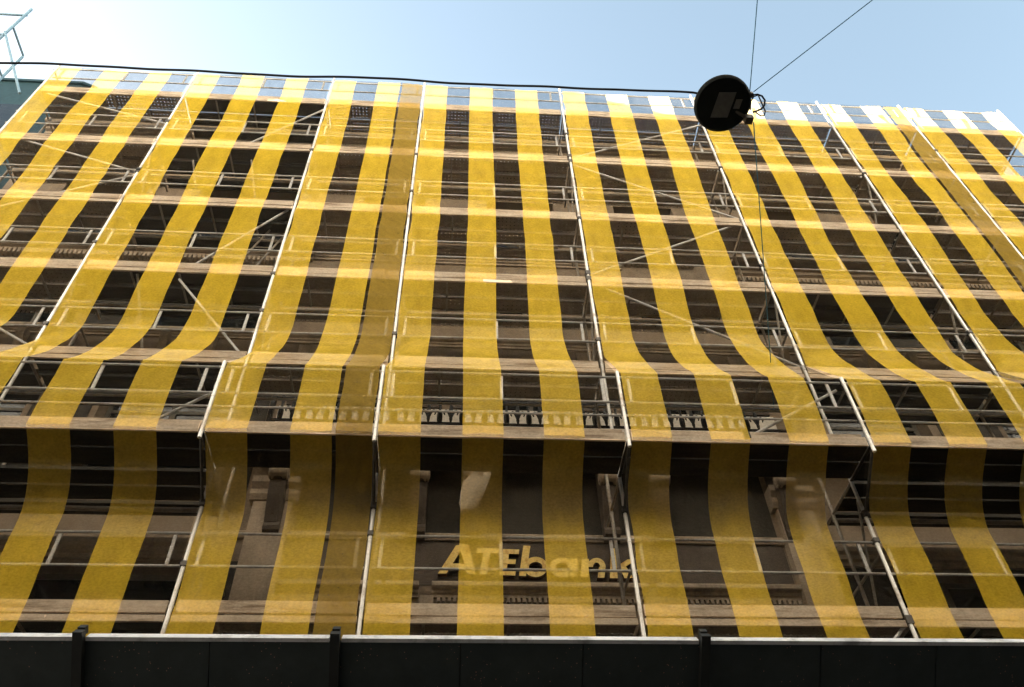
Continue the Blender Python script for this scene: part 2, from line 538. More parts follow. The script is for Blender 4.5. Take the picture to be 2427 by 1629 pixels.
# corbels under the attic frieze and raised frieze panels
for x in [-7.9 + 0.78 * i for i in range(8)] + [6.75 + 0.78 * i for i in range(6)]:
    MB().prism([(WY + 0.002, Z(5.42)), (WY - 0.06, Z(5.44)), (WY - 0.11, Z(5.62)), (WY - 0.17, Z(5.72)), (WY - 0.17, Z(5.85)), (WY + 0.002, Z(5.85))], 'x', x - 0.07, x + 0.07).build('corbel', 'trim', bank)
for a, b, c, d in ((0.30, 0.92, 5.06, 5.55), (1.12, 1.40, 5.06, 5.72), (3.02, 3.30, 5.06, 5.72), (3.50, 4.12, 5.06, 5.55), (-1.75, -1.35, 5.06, 5.72), (5.72, 6.12, 5.06, 5.72)):
    MB().box(a, b, WY - 0.05, WY + 0.002, Z(c), Z(d)).build('pilaster', 'trim', bank)

# folded-back shutters between the balcony doors
for xc, w in cols_c:
    for s_ in (-1, 1):
        xs_ = xc + s_ * (w / 2 + 0.30)
        sh = MB().box(xs_ - 0.28, xs_ + 0.28, WY - 0.045, WY - 0.003, Z(4.34), Z(5.05)).build('shutter', 'shutter', bank)
        for k in range(9):
            z = 4.43 + 0.066 * k
            MB().prism([(WY - 0.046, Z(z)), (WY - 0.062, Z(z)), (WY - 0.046, Z(z + 0.05))], 'x', xs_ - 0.24, xs_ + 0.24).build('louvre', 'shutter', sh)
MB().box(-1.25, 5.66, WY - 0.012, WY - 0.001, Z(1.185), Z(1.855)).build('fascia', 'fascia', bank)
MB().box(-1.22, 5.62, WY - 0.012, WY - 0.001, Z(1.985), Z(3.095)).build('panel', 'dstone', bank)  # portal wall's shade painted as a dark sheet
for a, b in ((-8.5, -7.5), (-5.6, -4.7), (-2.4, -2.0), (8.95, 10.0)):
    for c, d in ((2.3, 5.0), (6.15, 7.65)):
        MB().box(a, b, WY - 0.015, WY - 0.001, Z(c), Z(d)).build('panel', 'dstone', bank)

# tall pilasters of the portal with capitals
for x in (-1.56, 5.96):
    p = MB().box(x - 0.27, x + 0.27, WY - 0.14, WY + 0.002, Z(-Z0), Z(2.40)).build('pilaster', 'trim', bank)
    MB().prism([(WY + 0.001, Z(2.403)), (WY - 0.16, Z(2.403)), (WY - 0.20, Z(2.48)), (WY - 0.20, Z(2.56)), (WY - 0.17, Z(2.58)), (WY - 0.24, Z(2.66)), (WY - 0.24, Z(2.76)), (WY + 0.001, Z(2.76))], 'x', x - 0.33, x + 0.33).build('capital', 'trim', p)
for x in (0.66, 3.66):
    MB().box(x - 0.09, x + 0.09, WY - 0.10, WY + 0.002, Z(-Z0), Z(0.985)).build('pilaster', 'trim', bank)

# balcony: marble slab, scrolled consoles, iron railing
BAL0, BAL1 = -1.86, 6.20
balc = MB().prism([(WY + 0.003, Z(3.10)), (0.86, Z(3.10)), (0.83, Z(3.16)), (0.80, Z(3.20)), (0.80, Z(3.34)), (WY + 0.003, Z(3.34))], 'x', BAL0, BAL1).build('balcony', 'marble', bank)
def console(x, mat='fascia', w=0.11):  # dark body and leaf colour carries the consoles' shade
    pr = [(WY + 0.002, 3.097), (0.90, 3.097), (0.90, 2.86), (0.862, 2.80), (0.855, 2.73), (0.875, 2.66), (0.93, 2.61), (0.985, 2.60), (1.00, 2.50), (1.03, 2.38), (1.08, 2.24), (1.13, 2.12), (1.17, 2.02), (1.15, 1.96), (1.17, 1.90), (1.23, 1.86), (WY + 0.002, 1.85)]
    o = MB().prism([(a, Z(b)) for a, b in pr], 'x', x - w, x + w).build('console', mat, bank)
    e = MB().lathe([(0.112, -w - 0.012), (0.125, -w + 0.02), (0.118, -0.03), (0.118, 0.03), (0.125, w - 0.02), (0.112, w + 0.012)], (x, 0.968, Z(2.725)), 20, (1, 0, 0))
    for s in (-1, 1):
        xa = x + s * w
        e.lathe([(0.11, 0.008), (0.11, 0.02), (0.075, 0.02), (0.07, 0.03), (0.03, 0.036)], (xa, 0.968, Z(2.725)), 16, (s, 0, 0))
    e.build('scroll', 'trim', o, True)  # paler scroll colour paints in the lit console top
    front = [(p[0] - 0.014, p[1]) for p in pr[7:13]]
    back = [(p[0] + 0.03, p[1]) for p in reversed(pr[7:13])]
    lf = MB().prism([(p, Z(q)) for p, q in front + back], 'x', x - w * 0.55, x + w * 0.55)
    lf.prism([(p - 0.012, Z(q)) for p, q in front[1:5]] + [(p, Z(q)) for p, q in back[1:5]], 'x', x - w * 0.16, x + w * 0.16)
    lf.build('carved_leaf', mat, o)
    return o
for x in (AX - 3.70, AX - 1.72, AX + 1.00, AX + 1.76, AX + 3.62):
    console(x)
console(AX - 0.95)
rail_y = 0.87
rl = MB().box(BAL0 + 0.03, BAL1 - 0.03, rail_y - 0.025, rail_y + 0.025, Z(4.50), Z(4.55)).box(BAL0 + 0.03, BAL1 - 0.03, rail_y - 0.018, rail_y + 0.018, Z(3.60), Z(3.63)).box(BAL0 + 0.03, BAL1 - 0.03, rail_y - 0.014, rail_y + 0.014, Z(4.06), Z(4.085)).box(BAL1 - 0.09, BAL1 - 0.03, rail_y - 0.04, rail_y + 0.04, Z(3.34), Z(4.6)).box(BAL0 + 0.03, BAL0 + 0.09, rail_y - 0.04, rail_y + 0.04, Z(3.34), Z(4.6))
for xe in (BAL0 + 0.06, BAL1 - 0.06):
    rl.box(xe - 0.02, xe + 0.02, rail_y + 0.041, WY, Z(4.50), Z(4.54)).box(xe - 0.02, xe + 0.02, rail_y + 0.041, WY, Z(3.60), Z(3.63))
rail = rl.build('railing', 'iron', balc)
def bottle_mesh(x):
    return MB().lathe([(0.020, 3.631), (0.040, 3.66), (0.044, 3.74), (0.042, 3.80), (0.024, 3.86), (0.016, 3.93), (0.024, 3.98), (0.014, 4.06)], (x, rail_y, Z0), 10)
def fleur_mesh(x):
    mb = MB().lathe([(0.012, 3.631), (0.026, 3.70), (0.024, 3.78), (0.036, 3.87), (0.026, 3.95), (0.012, 4.06)], (x, rail_y, Z0), 8)
    for s in (-1, 1):
        pts = [(x + s * d, rail_y, Z(h)) for d, h in ((0.01, 3.74), (0.03, 3.81), (0.052, 3.865), (0.078, 3.88), (0.098, 3.86), (0.104, 3.82), (0.092, 3.79))]
        mb.path(pts, [0.016, 0.018, 0.018, 0.017, 0.016, 0.013, 0.008], 6)
    return mb
n_b = int((BAL1 - BAL0 - 0.3) / 0.34)
b0 = f0 = s0 = None
for i in range(n_b):
    x = BAL0 + 0.2 + 0.34 * i
    for kind, xx in (('b', x), ('f', x + 0.17), ('s', x + 0.085)):
        if kind == 's':
            pts = [(xx - 0.05 * math.cos(t * 0.9) + 0.0, rail_y, Z(4.29 + 0.11 * math.sin(t * 0.9))) for t in range(0, 8)]
            src, nm = s0, 'scrollwork'
        else:
            src, nm = (b0, 'baluster') if kind == 'b' else (f0, 'fleur_finial')
        if src is None:
            mb = bottle_mesh(xx) if kind == 'b' else fleur_mesh(xx) if kind == 'f' else MB().path(pts, 0.009, 5)
            o = mb.build(nm, 'iron', rail, True)
            o['x0'] = xx
            if kind == 'b': b0 = o
            elif kind == 'f': f0 = o
            else: s0 = o
        else:
            o = src.copy()
            col.objects.link(o)
            o.parent = rail
            o.location.x = src.location.x + xx - src['x0']
for o in (b0, f0, s0):
    pass
# low marble dado seen behind the railing
for a, b in ((BAL0 + 0.02, -1.16), (0.16, 1.46), (2.94, 4.24), (5.56, BAL1 - 0.02)):
    MB().box(a, b, WY - 0.03, WY + 0.002, Z(3.345), Z(4.315)).build('dado', 'marble', bank)
for xc, w in cols_c:
    MB().box(xc - w / 2, xc + w / 2, WY - 0.02, WY + 0.003, Z(3.345), Z(4.335)).build('dado', 'marble', bank)

# cloth wrapped round one console of the portal
cw = MB()
x = AX - 0.95
ring = []
for k, (z, r, dx) in enumerate(((3.06, 0.20, 0.05), (2.90, 0.215, 0.06), (2.70, 0.21, 0.04), (2.50, 0.19, 0.0), (2.32, 0.16, -0.05), (2.18, 0.09, -0.09))):
    for i in range(14):
        t = 2 * math.pi * i / 14
        rr = r * (1 + 0.10 * math.sin(3 * t + k * 1.3) + 0.05 * math.sin(5 * t - k))
        ring.append((x + dx + rr * 0.9 * math.cos(t), 1.0 + 0.02 * k + rr * 0.95 * math.sin(t), Z(z)))
ff = [(k * 14 + i, k * 14 + (i + 1) % 14, (k + 1) * 14 + (i + 1) % 14, (k + 1) * 14 + i) for k in range(5) for i in range(14)]
ff += [tuple(range(13, -1, -1)), tuple(range(70, 84))]
wrap = cw.add(ring, ff).build('wrapping_cloth', 'cloth', None, True)
tag(wrap, 'pale cloth wrapped round a carved console above the sign', 'cloth')

# ------------------------------------------------------------------ sign lettering (fixed to the fascia)
sign = thing('bank_sign', (2.1, WY, Z(1.3)), 'faded yellow raised letters reading ATEbank on the stone fascia', 'sign')
def sgn(px, py):
    """zoomed photo coordinates -> fascia coordinates (x, z)"""
    u = (1000 + px / 4.2473) - 1213.5
    v = (1250 + py / 4.2473) - 814.5
    d = FW + RT * (u / 1913.4) - UP * (v / 1913.4)
    t = (WY - 0.10 - CAM.y) / d.y
    return (CAM.x + d.x * t, CAM.z + d.z * t)
def ringpoly(cx_, cz_, rx, rz, a0=0, a1=360, n=28):
    return [(cx_ + rx * math.cos(R(a0 + (a1 - a0) * i / n)), cz_ - rz * math.sin(R(a0 + (a1 - a0) * i / n))) for i in range(n + 1)]
def letter(pieces, rings=()):
    mb = MB()
    off = 0.0
    for p in pieces:
        mb.prism([sgn(*q) for q in p], 'y', WY - 0.10 - off, WY - 0.02)
        off += 0.0025
    for cx_, cz_, ro, ri, a0, a1 in rings:
        o_, i_ = ringpoly(cx_, cz_, ro[0], ro[1], a0, a1), ringpoly(cx_, cz_, ri[0], ri[1], a0, a1)
        for k in range(len(o_) - 1):
            mb.prism([sgn(*o_[k]), sgn(*o_[k + 1]), sgn(*i_[k + 1]), sgn(*i_[k])], 'y', WY - 0.10 - off, WY - 0.02)
        off += 0.0025
    o = mb.build('letter', 'letter', sign)
    o.data.materials.append(MAT['lside'])
    for p in o.data.polygons:
        p.material_index = 0 if abs(p.normal.y) > 0.8 else 1
    return o
letter([[(160, 465), (345, 180), (432, 172), (247, 465)], [(375, 168), (475, 172), (537, 473), (455, 472)], [(285, 366), (455, 366), (465, 412), (258, 412)]])
letter([[(560, 208), (776, 215), (768, 263), (552, 258)], [(622, 258), (692, 260), (652, 476), (578, 473)]])
letter([[(815, 220), (885, 222), (845, 487), (772, 482)], [(820, 219), (981, 225), (973, 271), (815, 267)], [(805, 322), (947, 326), (940, 373), (800, 370)], [(785, 432), (947, 440), (937, 489), (776, 484)]])
letter([[(1022, 184), (1092, 187), (1048, 491), (977, 488)]], [(1145, 400, (120, 102), (68, 50), 0, 360)])
letter([[(1500, 312), (1570, 314), (1562, 497), (1490, 495)]], [(1410, 406, (120, 100), (64, 50), 0, 360)])
letter([[(1608, 318), (1682, 318), (1672, 502), (1598, 502)], [(1782, 398), (1848, 398), (1838, 509), (1768, 508)]], [(1757, 402, (92, 92), (36, 44), 0, 180)])
letter([[(1903, 212), (1947, 212), (1972, 514), (1892, 513)], [(1960, 395), (2066, 326), (2110, 320), (2102, 365), (1990, 432)], [(1985, 400), (2048, 388), (2128, 512), (2040, 516)]])

# ------------------------------------------------------------------ scaffold
XB = [-8.141, -5.116, -2.062, 0.0, 3.121, 6.227, 9.268, 11.28, 13.76]
LV = [0, 2.03, 4.0, 6.05, 8.0, 10.05, 12.1]
CY, IY = -0.75, 0.73
scaf = thing('scaffold', (2.2, 0.36, 0), 'galvanised tube scaffold with stepped-out deck and diagonal braces covering the bank', 'scaffold')
TOP = 13.16
for i, x in enumerate(XB):
    for y in (0.0, IY):
        mb = MB().tube((x, y, 0.02), (x, y, Z(TOP + (0.12 if y == 0 else 0.04))), 0.0245, 10)
        for z in (-4, -2, 0.1, 1.0, 2.1, 3.1, 4.1, 5.1, 6.1, 7.1, 8.1, 9.1, 10.1, 11.1, 12.1):
            mb.tube((x, y, Z(z - 0.012)), (x, y, Z(z + 0.012)), 0.0285, 10)
        mb.tube((x, y, 0.002), (x, y, 0.02), 0.075, 8)
        mb.build('standard', 'tube' if y == 0 else 'tube2', scaf, True)
    # stepped-out posts, their brackets and raking struts
    mb = MB().tube((x, CY, Z(1.87)), (x, CY, Z(3.17)), 0.0245, 10)
    for z in (2.08, 2.55, 3.05):
        mb.tube((x, CY, Z(z - 0.012)), (x, CY, Z(z + 0.012)), 0.0285, 10)
    mb.build('outer_post', 'tube', scaf, True)
    mb = MB().tube((x, 0.03, Z(1.98)), (x, CY + 0.03, Z(1.98)), 0.022).tube((x, -0.03, Z(1.46)), (x, CY + 0.02, Z(1.93)), 0.02)
    mb.build('bracket', 'clamp', scaf)
    MB().box(x - 0.035, x + 0.035, -0.05, 0.035, Z(1.41), Z(1.49)).build('coupler', 'clamp', scaf)
    # cross frame inside each bay line
    for k, lv in enumerate(LV):
        MB().tube((x, 0.025, Z(lv - 0.06)), (x, IY + 0.36, Z(lv - 0.06)), 0.02).build('transom', 'tube2', scaf)
    for a, b in (((0.1, 1.7),) if i != 4 else ()) + ((4.2, 5.75), (8.2, 9.75)):
        MB().tube((x, 0.0 + 0.03, Z(b)), (x, IY - 0.03, Z(a)), 0.018).build('frame_diagonal', 'tube2', scaf)

def gr(x0, x1, y, lv, heights=(1.06, 0.62), mids=3, mat='tube'):
    mb = MB()
    for h in heights:
        mb.tube((x0 + 0.03, y, Z(lv + h)), (x1 - 0.03, y, Z(lv + h)), 0.0165)
    w = x1 - x0
    us = (0.045, 0.5, 0.93) if w > 2.6 else (0.06, 0.93)
    for u in us:
        xx = x0 + w * u
        mb.box(xx - 0.02, xx + 0.02, y + 0.004, y + 0.024, Z(lv + heights[1]), Z(lv + heights[0]))
    return mb.build('guard_rail', mat, scaf)

for b in range(8):
    x0, x1 = XB[b], XB[b + 1]
    balc_bay = b in (2, 3, 4)
    for k, lv in enumerate(LV):
        jz = random.uniform(-0.012, 0.012)
        if k != 1:
            gr(x0, x1, 0.035, lv)
            # wooden toe board on edge and front lip of the deck
            MB().box(x0 + 0.05, x1 - 0.05, 0.012, 0.042, Z(lv + 0.03 + jz), Z(lv + 0.175 + jz)).build('toe_board', 'wood', scaf)
            MB().box(x0 + 0.04, x1 - 0.04, 0.004, 0.034, Z(lv - 0.075), Z(lv + 0.004)).build('deck_lip', 'wood', scaf)
            ys = [(0.045, 0.335), (0.375, 0.665)]
            if not (k == 2 and balc_bay) and k != 0:
                ys.append((0.745, 1.005))
            for a, c in ys:
                j = random.uniform(-0.008, 0.008)
                mb = MB().box(x0 + 0.035, x1 - 0.035, a, c, Z(lv - 0.012 + j), Z(lv + j))
                mb.box(x0 + 0.035, x1 - 0.035, a, a + 0.006, Z(lv - 0.06 + j), Z(lv - 0.0121 + j))
                mb.box(x0 + 0.035, x1 - 0.035, c - 0.006, c, Z(lv - 0.06 + j), Z(lv - 0.0121 + j))
                mb.build('deck_plank', 'ply' if (b == 1 or (b in (0, 5, 6, 7) and k < 4 and (b + k) % 3)) else 'plank', scaf)
            # stiffeners and ledgers below the deck
            for u in (0.25, 0.5, 0.75):
                xx = x0 + (x1 - x0) * u + random.uniform(-0.1, 0.1)
                MB().box(xx - 0.015, xx + 0.015, 0.05, 0.66, Z(lv - 0.085), Z(lv - 0.062)).build('stiffener', 'tube2', scaf)
            MB().tube((x0, IY, Z(lv - 0.10)), (x1, IY, Z(lv - 0.10)), 0.02).build('ledger', 'tube2', scaf)
            if k in (5, 3, 4) and b in (0, 2, 3, 5, 6, 7):
                MB().tube((x0 + 0.1, IY - 0.05, Z(lv + 1.0)), (x1 - random.uniform(0.1, 0.8), IY - 0.05, Z(lv + 1.0)), 0.02).build('inner_rail', 'alu' if k == 5 else 'tube2', scaf)
        else:
            # stepped-out deck of plain boards
            for a, c in ((-0.715, -0.42), (-0.39, -0.06)):
                MB().box(x0 + 0.03, x1 - 0.03, a, c, Z(lv - 0.05), Z(lv + 0.0)).build('deck_board', 'ply', scaf)
            if not balc_bay:
                for a, c in ((0.045, 0.335), (0.375, 0.665), (0.745, 1.005)):
                    MB().box(x0 + 0.035, x1 - 0.035, a, c, Z(lv - 0.05), Z(lv + 0.0)).build('deck_board', 'ply', scaf)
                MB().tube((x0, IY + 0.05, Z(lv - 0.12)), (x1, IY + 0.05, Z(lv - 0.12)), 0.03).build('ledger', 'tube2', scaf)
                MB().tube((x0, 0.03, Z(1.40)), (x1 + 0.2, 0.03, Z(1.40)), 0.02).build('ledger', 'tube2', scaf)
            MB().box(x0 + 0.04, x1 - 0.04, CY + 0.004, CY + 0.034, Z(lv - 0.06), Z(lv + 0.075)).build('deck_lip', 'wood', scaf)
            MB().box(x0 + 0.05, x1 - 0.05, CY + 0.05, CY + 0.08, Z(lv + 0.02), Z(lv + 0.16)).build('toe_board', 'wood', scaf)
            MB().tube((x0 + 0.03, CY + 0.03, Z(lv + 0.375)), (x1 - 0.03, CY + 0.03, Z(lv + 0.375)), 0.014).build('guard_rail', 'tube', scaf)
            gr(x0, x1, CY + 0.035, lv, (1.07, 0.61))

def brace(xa, za, xb, zb, y=0.06, r=0.021, mat='tube', clamp=True):
    MB().tube((xa, y, Z(za)), (xb, y, Z(zb)), r).build('brace', mat, scaf)
    if clamp:
        MB().box(xa - 0.04, xa + 0.04, y - 0.09, y + 0.03, Z(za - 0.05), Z(za + 0.05)).build('coupler', 'clamp', scaf)
# zig-zag facade bracing in the bay beside the lamp and in the end bay
for za, zb, d in ((6.15, 4.2, 1), (6.3, 8.1, 1), (10.0, 8.2, 1), (10.2, 11.95, 1)):
    brace(XB[4], za, XB[5], zb)
for za, zb in ((9.0, 10.15), (8.95, 7.2), (4.15, 5.9), (10.9, 12.0)):
    brace(XB[1], za, XB[0] + 0.2, zb if zb > za else zb)
for za, zb in ((12.0, 10.1), (8.2, 6.1), (4.0, 5.9)):
    brace(XB[2], za, XB[2] - 1.5, zb, 0.10)
brace(4.65, 2.10, XB[5] - 0.1, 3.0, CY + 0.08)
brace(XB[2], 2.75, XB[2] - 0.75, 2.12, CY + 0.10)
brace(XB[5], 0.0, XB[5] - 1.1, -1.0, 0.06)
# leaning tubes across the depth of the dark bay
for x, za, zb in ((-4.3, 9.6, 8.15), (-4.25, 6.0, 4.5), (-3.2, 9.7, 8.1)):
    MB().tube((x, 0.1, Z(za)), (x + 0.35, 0.95, Z(zb)), 0.02).build('frame_diagonal', 'tube2', scaf)
for i, x in enumerate(XB):
    for lv in (0, 4.0, 6.05, 8.0, 10.05):
        if random.random() < 0.75:
            zc = lv + random.choice((0.62, 1.06, -0.06))
            MB().box(x - 0.034, x + 0.036, -0.036, 0.05, Z(zc - 0.03), Z(zc + 0.03)).tube((x - 0.05, -0.02, Z(zc)), (x - 0.03, -0.02, Z(zc)), 0.012, 6).build('coupler', 'clamp', scaf)
# boards and tubes left lying along the decks
for b_, lv, u0_, u1_, yy in ((2, 10.05, 0.1, 0.95, 0.25), (0, 10.05, 0.35, 1.0, 0.3), (3, 8.0, 0.18, 0.7, 0.5), (5, 6.05, 0.1, 0.8, 0.3), (6, 10.05, 0.1, 0.7, 0.3), (1, 4.0, 0.05, 0.5, 0.4), (4, 6.05, 0.2, 0.9, 0.4)):
    xa_, xb_ = XB[b_] + (XB[b_ + 1] - XB[b_]) * u0_, XB[b_] + (XB[b_ + 1] - XB[b_]) * u1_
    MB().box(xa_, xb_, yy, yy + 0.2, Z(lv + 0.012), Z(lv + 0.05)).build('loose_board', 'wood', scaf)
# wall ties
for i, x in enumerate(XB[:7]):
    for z in (1.0, 5.2, 9.1):
        MB().tube((x + 0.12, -0.02, Z(z)), (x + 0.12, WY + 0.02, Z(z)), 0.02).build('wall_tie', 'tube2', scaf)
# a ladder between two lifts near the dark bay
lad = MB()
for s in (-0.17, 0.17):
    lad.tube((XB[2] - 0.75 + s, 0.25, Z(6.05)), (XB[2] - 0.35 + s, 0.55, Z(8.0)), 0.018)
for k in range(7):
    u = (k + 0.5) / 7
    lad.tube((XB[2] - 0.92 + 0.4 * u, 0.25 + 0.3 * u, Z(6.05 + 1.95 * u)), (XB[2] - 0.58 + 0.4 * u, 0.25 + 0.3 * u, Z(6.05 + 1.95 * u)), 0.012)
lad.build('ladder', 'tube2', scaf)

# ------------------------------------------------------------------ striped debris nets, one per bay
def net_y(u, z, seed):
    s = math.sin(math.pi * u)
    rb = 0.5 + 0.5 * math.sin(seed * 7.3)
    ztop = 4.12 + (0.75 + 0.6 * rb) * s ** 0.6 + 0.12 * math.sin(u * 9 + seed)
    zlow = 1.42 - 0.30 * s ** 0.6
    if z < zlow:
        y = 0
    elif z < 2.0:
        t = (z - zlow) / (2.0 - zlow)
        y = CY * (t ** (1.5 + 0.7 * s))
    elif z < 3.13:
        y = CY - 0.012 * math.sin((z - 2) / 1.13 * math.pi)
    elif z < ztop:
        t = (z - 3.13) / (ztop - 3.13)
        y = CY * (1 - t) ** (1.0 + 0.75 * s)
    else:
        y = 0
    # slack cloth: shallow billows between the ties
    wob = 0.022 * s * math.sin(z * 1.55 + seed) + 0.010 * s * math.sin(z * 4.1 + seed * 2 + u * 6) + 0.006 * math.sin(u * 14 + z * 1.2 + seed)
    fold = mnoise.noise(Vector((u * 5 + seed * 11, z * 0.9, seed))) * 0.030 * s ** 0.5 + mnoise.noise(Vector((u * 16 + z * 2.4, z * 2.1 - u * 5, seed * 3))) * 0.014
    return y - 0.028 + fold + wob * (1.0 if not 1.9 < z < 3.2 else 0.35)

ZS = sorted(set([-1.7 + 0.22 * i for i in range(0)] + [-1.7 + 0.12 * i for i in range(124)] + [2.0, 2.06, 3.05, 3.13, 3.2, 3.3, 1.46, 4.12]))
ZS = [z for z in ZS if z < 13.1] + [13.12]
def net(bay, widths, kinds, label, seed):
    xa, xb = XB[bay] + 0.032, XB[bay + 1] - 0.030
    t = thing('debris_net', ((xa + xb) / 2, 0, Z(-1.7)), label, 'net', 'striped debris nets hung on the scaffold bays')
    tot = sum(widths)
    u0 = 0.0
    for w, k in zip(widths, kinds):
        u1 = u0 + w / tot
        n = 8 if w > 0.2 else 2
        mb = MB()
        vv, ff = [], []
        for z in ZS:
            for i in range(n + 1):
                u = u0 + (u1 - u0) * i / n
                pull = 0.030 * abs(math.sin(math.pi * z + seed)) * abs(mnoise.noise(Vector((z * 0.6, seed, 0.3)))) * 2.0
                x = xa + (xb - xa) * u + pull * (1 - 2 * u) + 0.014 * math.sin(z * 0.9 + seed + u * 3) * math.sin(math.pi * u)
                vv.append((x, net_y(u, z, seed), Z(z)))
        for j in range(len(ZS) - 1):
            for i in range(n):
                a = j * (n + 1) + i
                ff.append((a, a + 1, a + n + 2, a + n + 1))
        mb.add(vv, ff)
        mb.build({'Y': 'yellow_stripe', 'D': 'dark_stripe', 'O': 'doubled_stripe'}[k], {'Y': 'yellow', 'D': 'dark', 'O': 'olive'}[k], t, True)
        u0 = u1
    return t
six = ([1] * 6, 'YDYDYD')
NETS = [
    (0, *six, 'yellow and dark striped net on the scaffold end bay beside the teal building'),
    (1, *six, 'yellow and dark striped net over the bay with the darkest windows behind'),
    (2, [1, 1, 1, 0.10, 0.9], 'YDYDO', 'narrow striped net with a folded olive strip beside the sign bay'),
    (3, *six, 'yellow and dark striped net hanging in front of the sign letters'),
    (4, *six, 'yellow and dark striped net over the zigzag braced bay beside the sign bay'),
    (5, *six, 'yellow and dark striped net on the wide bay past the end of the balcony'),
    (6, [1, 1, 1, 0.16, 0.85], 'YDYDO', 'narrow striped net with folded olive strip next to the last scaffold bay'),
    (7, [1] * 5, 'YDYDY', 'five-striped yellow and dark net on the last scaffold bay'),
]
for i, (b, w, k, lab) in enumerate(NETS):
    net(b, w, k, lab, 1.7 * i + 0.6)

# ------------------------------------------------------------------ debris fan: boards sloping up and out over the pavement
GY, GT = -1.93, -1.275
fan = thing('debris_fan', (2.2, -0.9, Z(-2.6)), 'dark boarded debris fan sloping out over the pavement below the netting', 'debris fan')
gx = [x * 0.985 + 0.06 for x in XB]
FD = Vector((0, 0.735, -0.678)).normalized()              # down the slope, towards the scaffold
FN = Vector((0, -FD.z, FD.y))                              # upper side normal
if FN.z < 0:
    FN = -FN
def slab(x0, x1, s0, s1, h0, h1):
    """box lying in the fan: s along the slope from the outer edge, h above it"""
    mb = MB()
    vv = []
    for h in (h0, h1):
        for x, s_ in ((x0, s0), (x1, s0), (x1, s1), (x0, s1)):
            p = Vector((x, GY, Z(GT))) + FD * s_ + FN * h
            vv.append(p)
    return mb.add(vv, [(3, 2, 1, 0), (4, 5, 6, 7), (0, 1, 5, 4), (1, 2, 6, 5), (2, 3, 7, 6), (3, 0, 4, 7)])
for i in range(8):
    n = 3 if gx[i + 1] - gx[i] > 2.6 else 2
    for k in range(n):
        a, b = gx[i] + (gx[i + 1] - gx[i]) * k / n, gx[i] + (gx[i + 1] - gx[i]) * (k + 1) / n
        for r, (s0_, s1_) in enumerate(((0.0, 0.44), (0.452, 1.2), (1.212, 2.0))):
            j = random.uniform(-0.004, 0.004)
            slab(a + 0.005, b - 0.005, s0_, s1_, j, 0.025 + j).build('fan_board', 'hoard', fan)
    slab(gx[i], gx[i + 1], 0.01, 2.0, 0.032, 0.042).build('fan_backing', 'post', fan)
    slab(gx[i] + 0.05, gx[i + 1] - 0.05, -0.034, -0.002, -0.03, 0.05).build('edge_trim', 'cap', fan)
    slab(gx[i] + 0.05, gx[i + 1] - 0.05, 0.40, 0.45, -0.045, -0.006).build('purlin', 'post', fan)
for x in gx:
    slab(x - 0.038, x + 0.038, -0.085, 2.05, -0.07, -0.0055).build('fan_beam', 'post', fan)
    slab(x - 0.03, x + 0.03, -0.1, -0.036, 0.0, 0.06).build('beam_end', 'post', fan)

# ------------------------------------------------------------------ scaffold tower beyond the end of the bank
tw = thing('scaffold_tower', (-11.4, 0.36, 0), 'taller bare blue tube scaffold tower beyond the end of the netted scaffold', 'scaffold')
for x in (-9.98, -12.9):
    for y in (0, IY):
        MB().tube((x, y, 0), (x, y, Z(16.35 if y == 0 else 15.2)), 0.032, 10).build('standard', 'bluetube', tw, True)
for z in (16.05, 14.85, 13.0):
    MB().tube((-12.9, 0.04, Z(z)), (-9.98, 0.04, Z(z)), 0.03).build('guard_rail', 'bluetube', tw)
    MB().tube((-9.98, 0, Z(z - 0.8)), (-9.98, IY, Z(z - 0.8)), 0.027).build('transom', 'bluetube', tw)
MB().tube((-9.96, -0.05, Z(14.8)), (-8.38, -0.05, Z(11.75)), 0.027).build('brace', 'bluetube', tw)
MB().tube((-9.96, -0.08, Z(13.5)), (-8.75, -0.08, Z(11.3)), 0.027).build('brace', 'bluetube', tw)
# end guard rails of the main scaffold
for z in (13.05, 12.6, 11.1, 10.6):
    MB().tube((XB[0] - 0.05, 0, Z(z)), (XB[0] - 0.05, IY, Z(z)), 0.018).build('end_rail', 'tube2', scaf)

# ------------------------------------------------------------------ neighbouring teal-clad block behind the end bay
nb = thing('neighbour_building', (-16, 6, 0), 'dark teal clad block rising behind the end of the netted scaffold', 'building')
NX0, NX1, NY0, NY1, NTOP = -26.0, -9.9, 3.0, 14.0, 18.45
pl = [(NX0, NY0), (NX1 - 0.5, NY0), (NX1 - 0.15, NY0 + 0.15), (NX1, NY0 + 0.5), (NX1, NY1), (NX0, NY1)]
MB().prism(pl, 'z', 0, Z(NTOP)).build('wall', 'teal', nb)
MB().prism([(p[0] + (0.06 if p[0] > -20 else -0.06), p[1] - (0.06 if p[1] < 5 else -0.06)) for p in pl], 'z', Z(NTOP), Z(NTOP + 0.12)).build('roof_edge', 'teal', nb)
for k in range(8):
    for j in range(5):
        xx = NX1 - 1.7 - k * 1.9
        MB().box(xx - 0.6, xx + 0.6, NY0 - 0.02, NY0 + 0.05, Z(NTOP - 3.0 - 3.2 * j), Z(NTOP - 1.4 - 3.2 * j)).build('window', 'glass', nb)

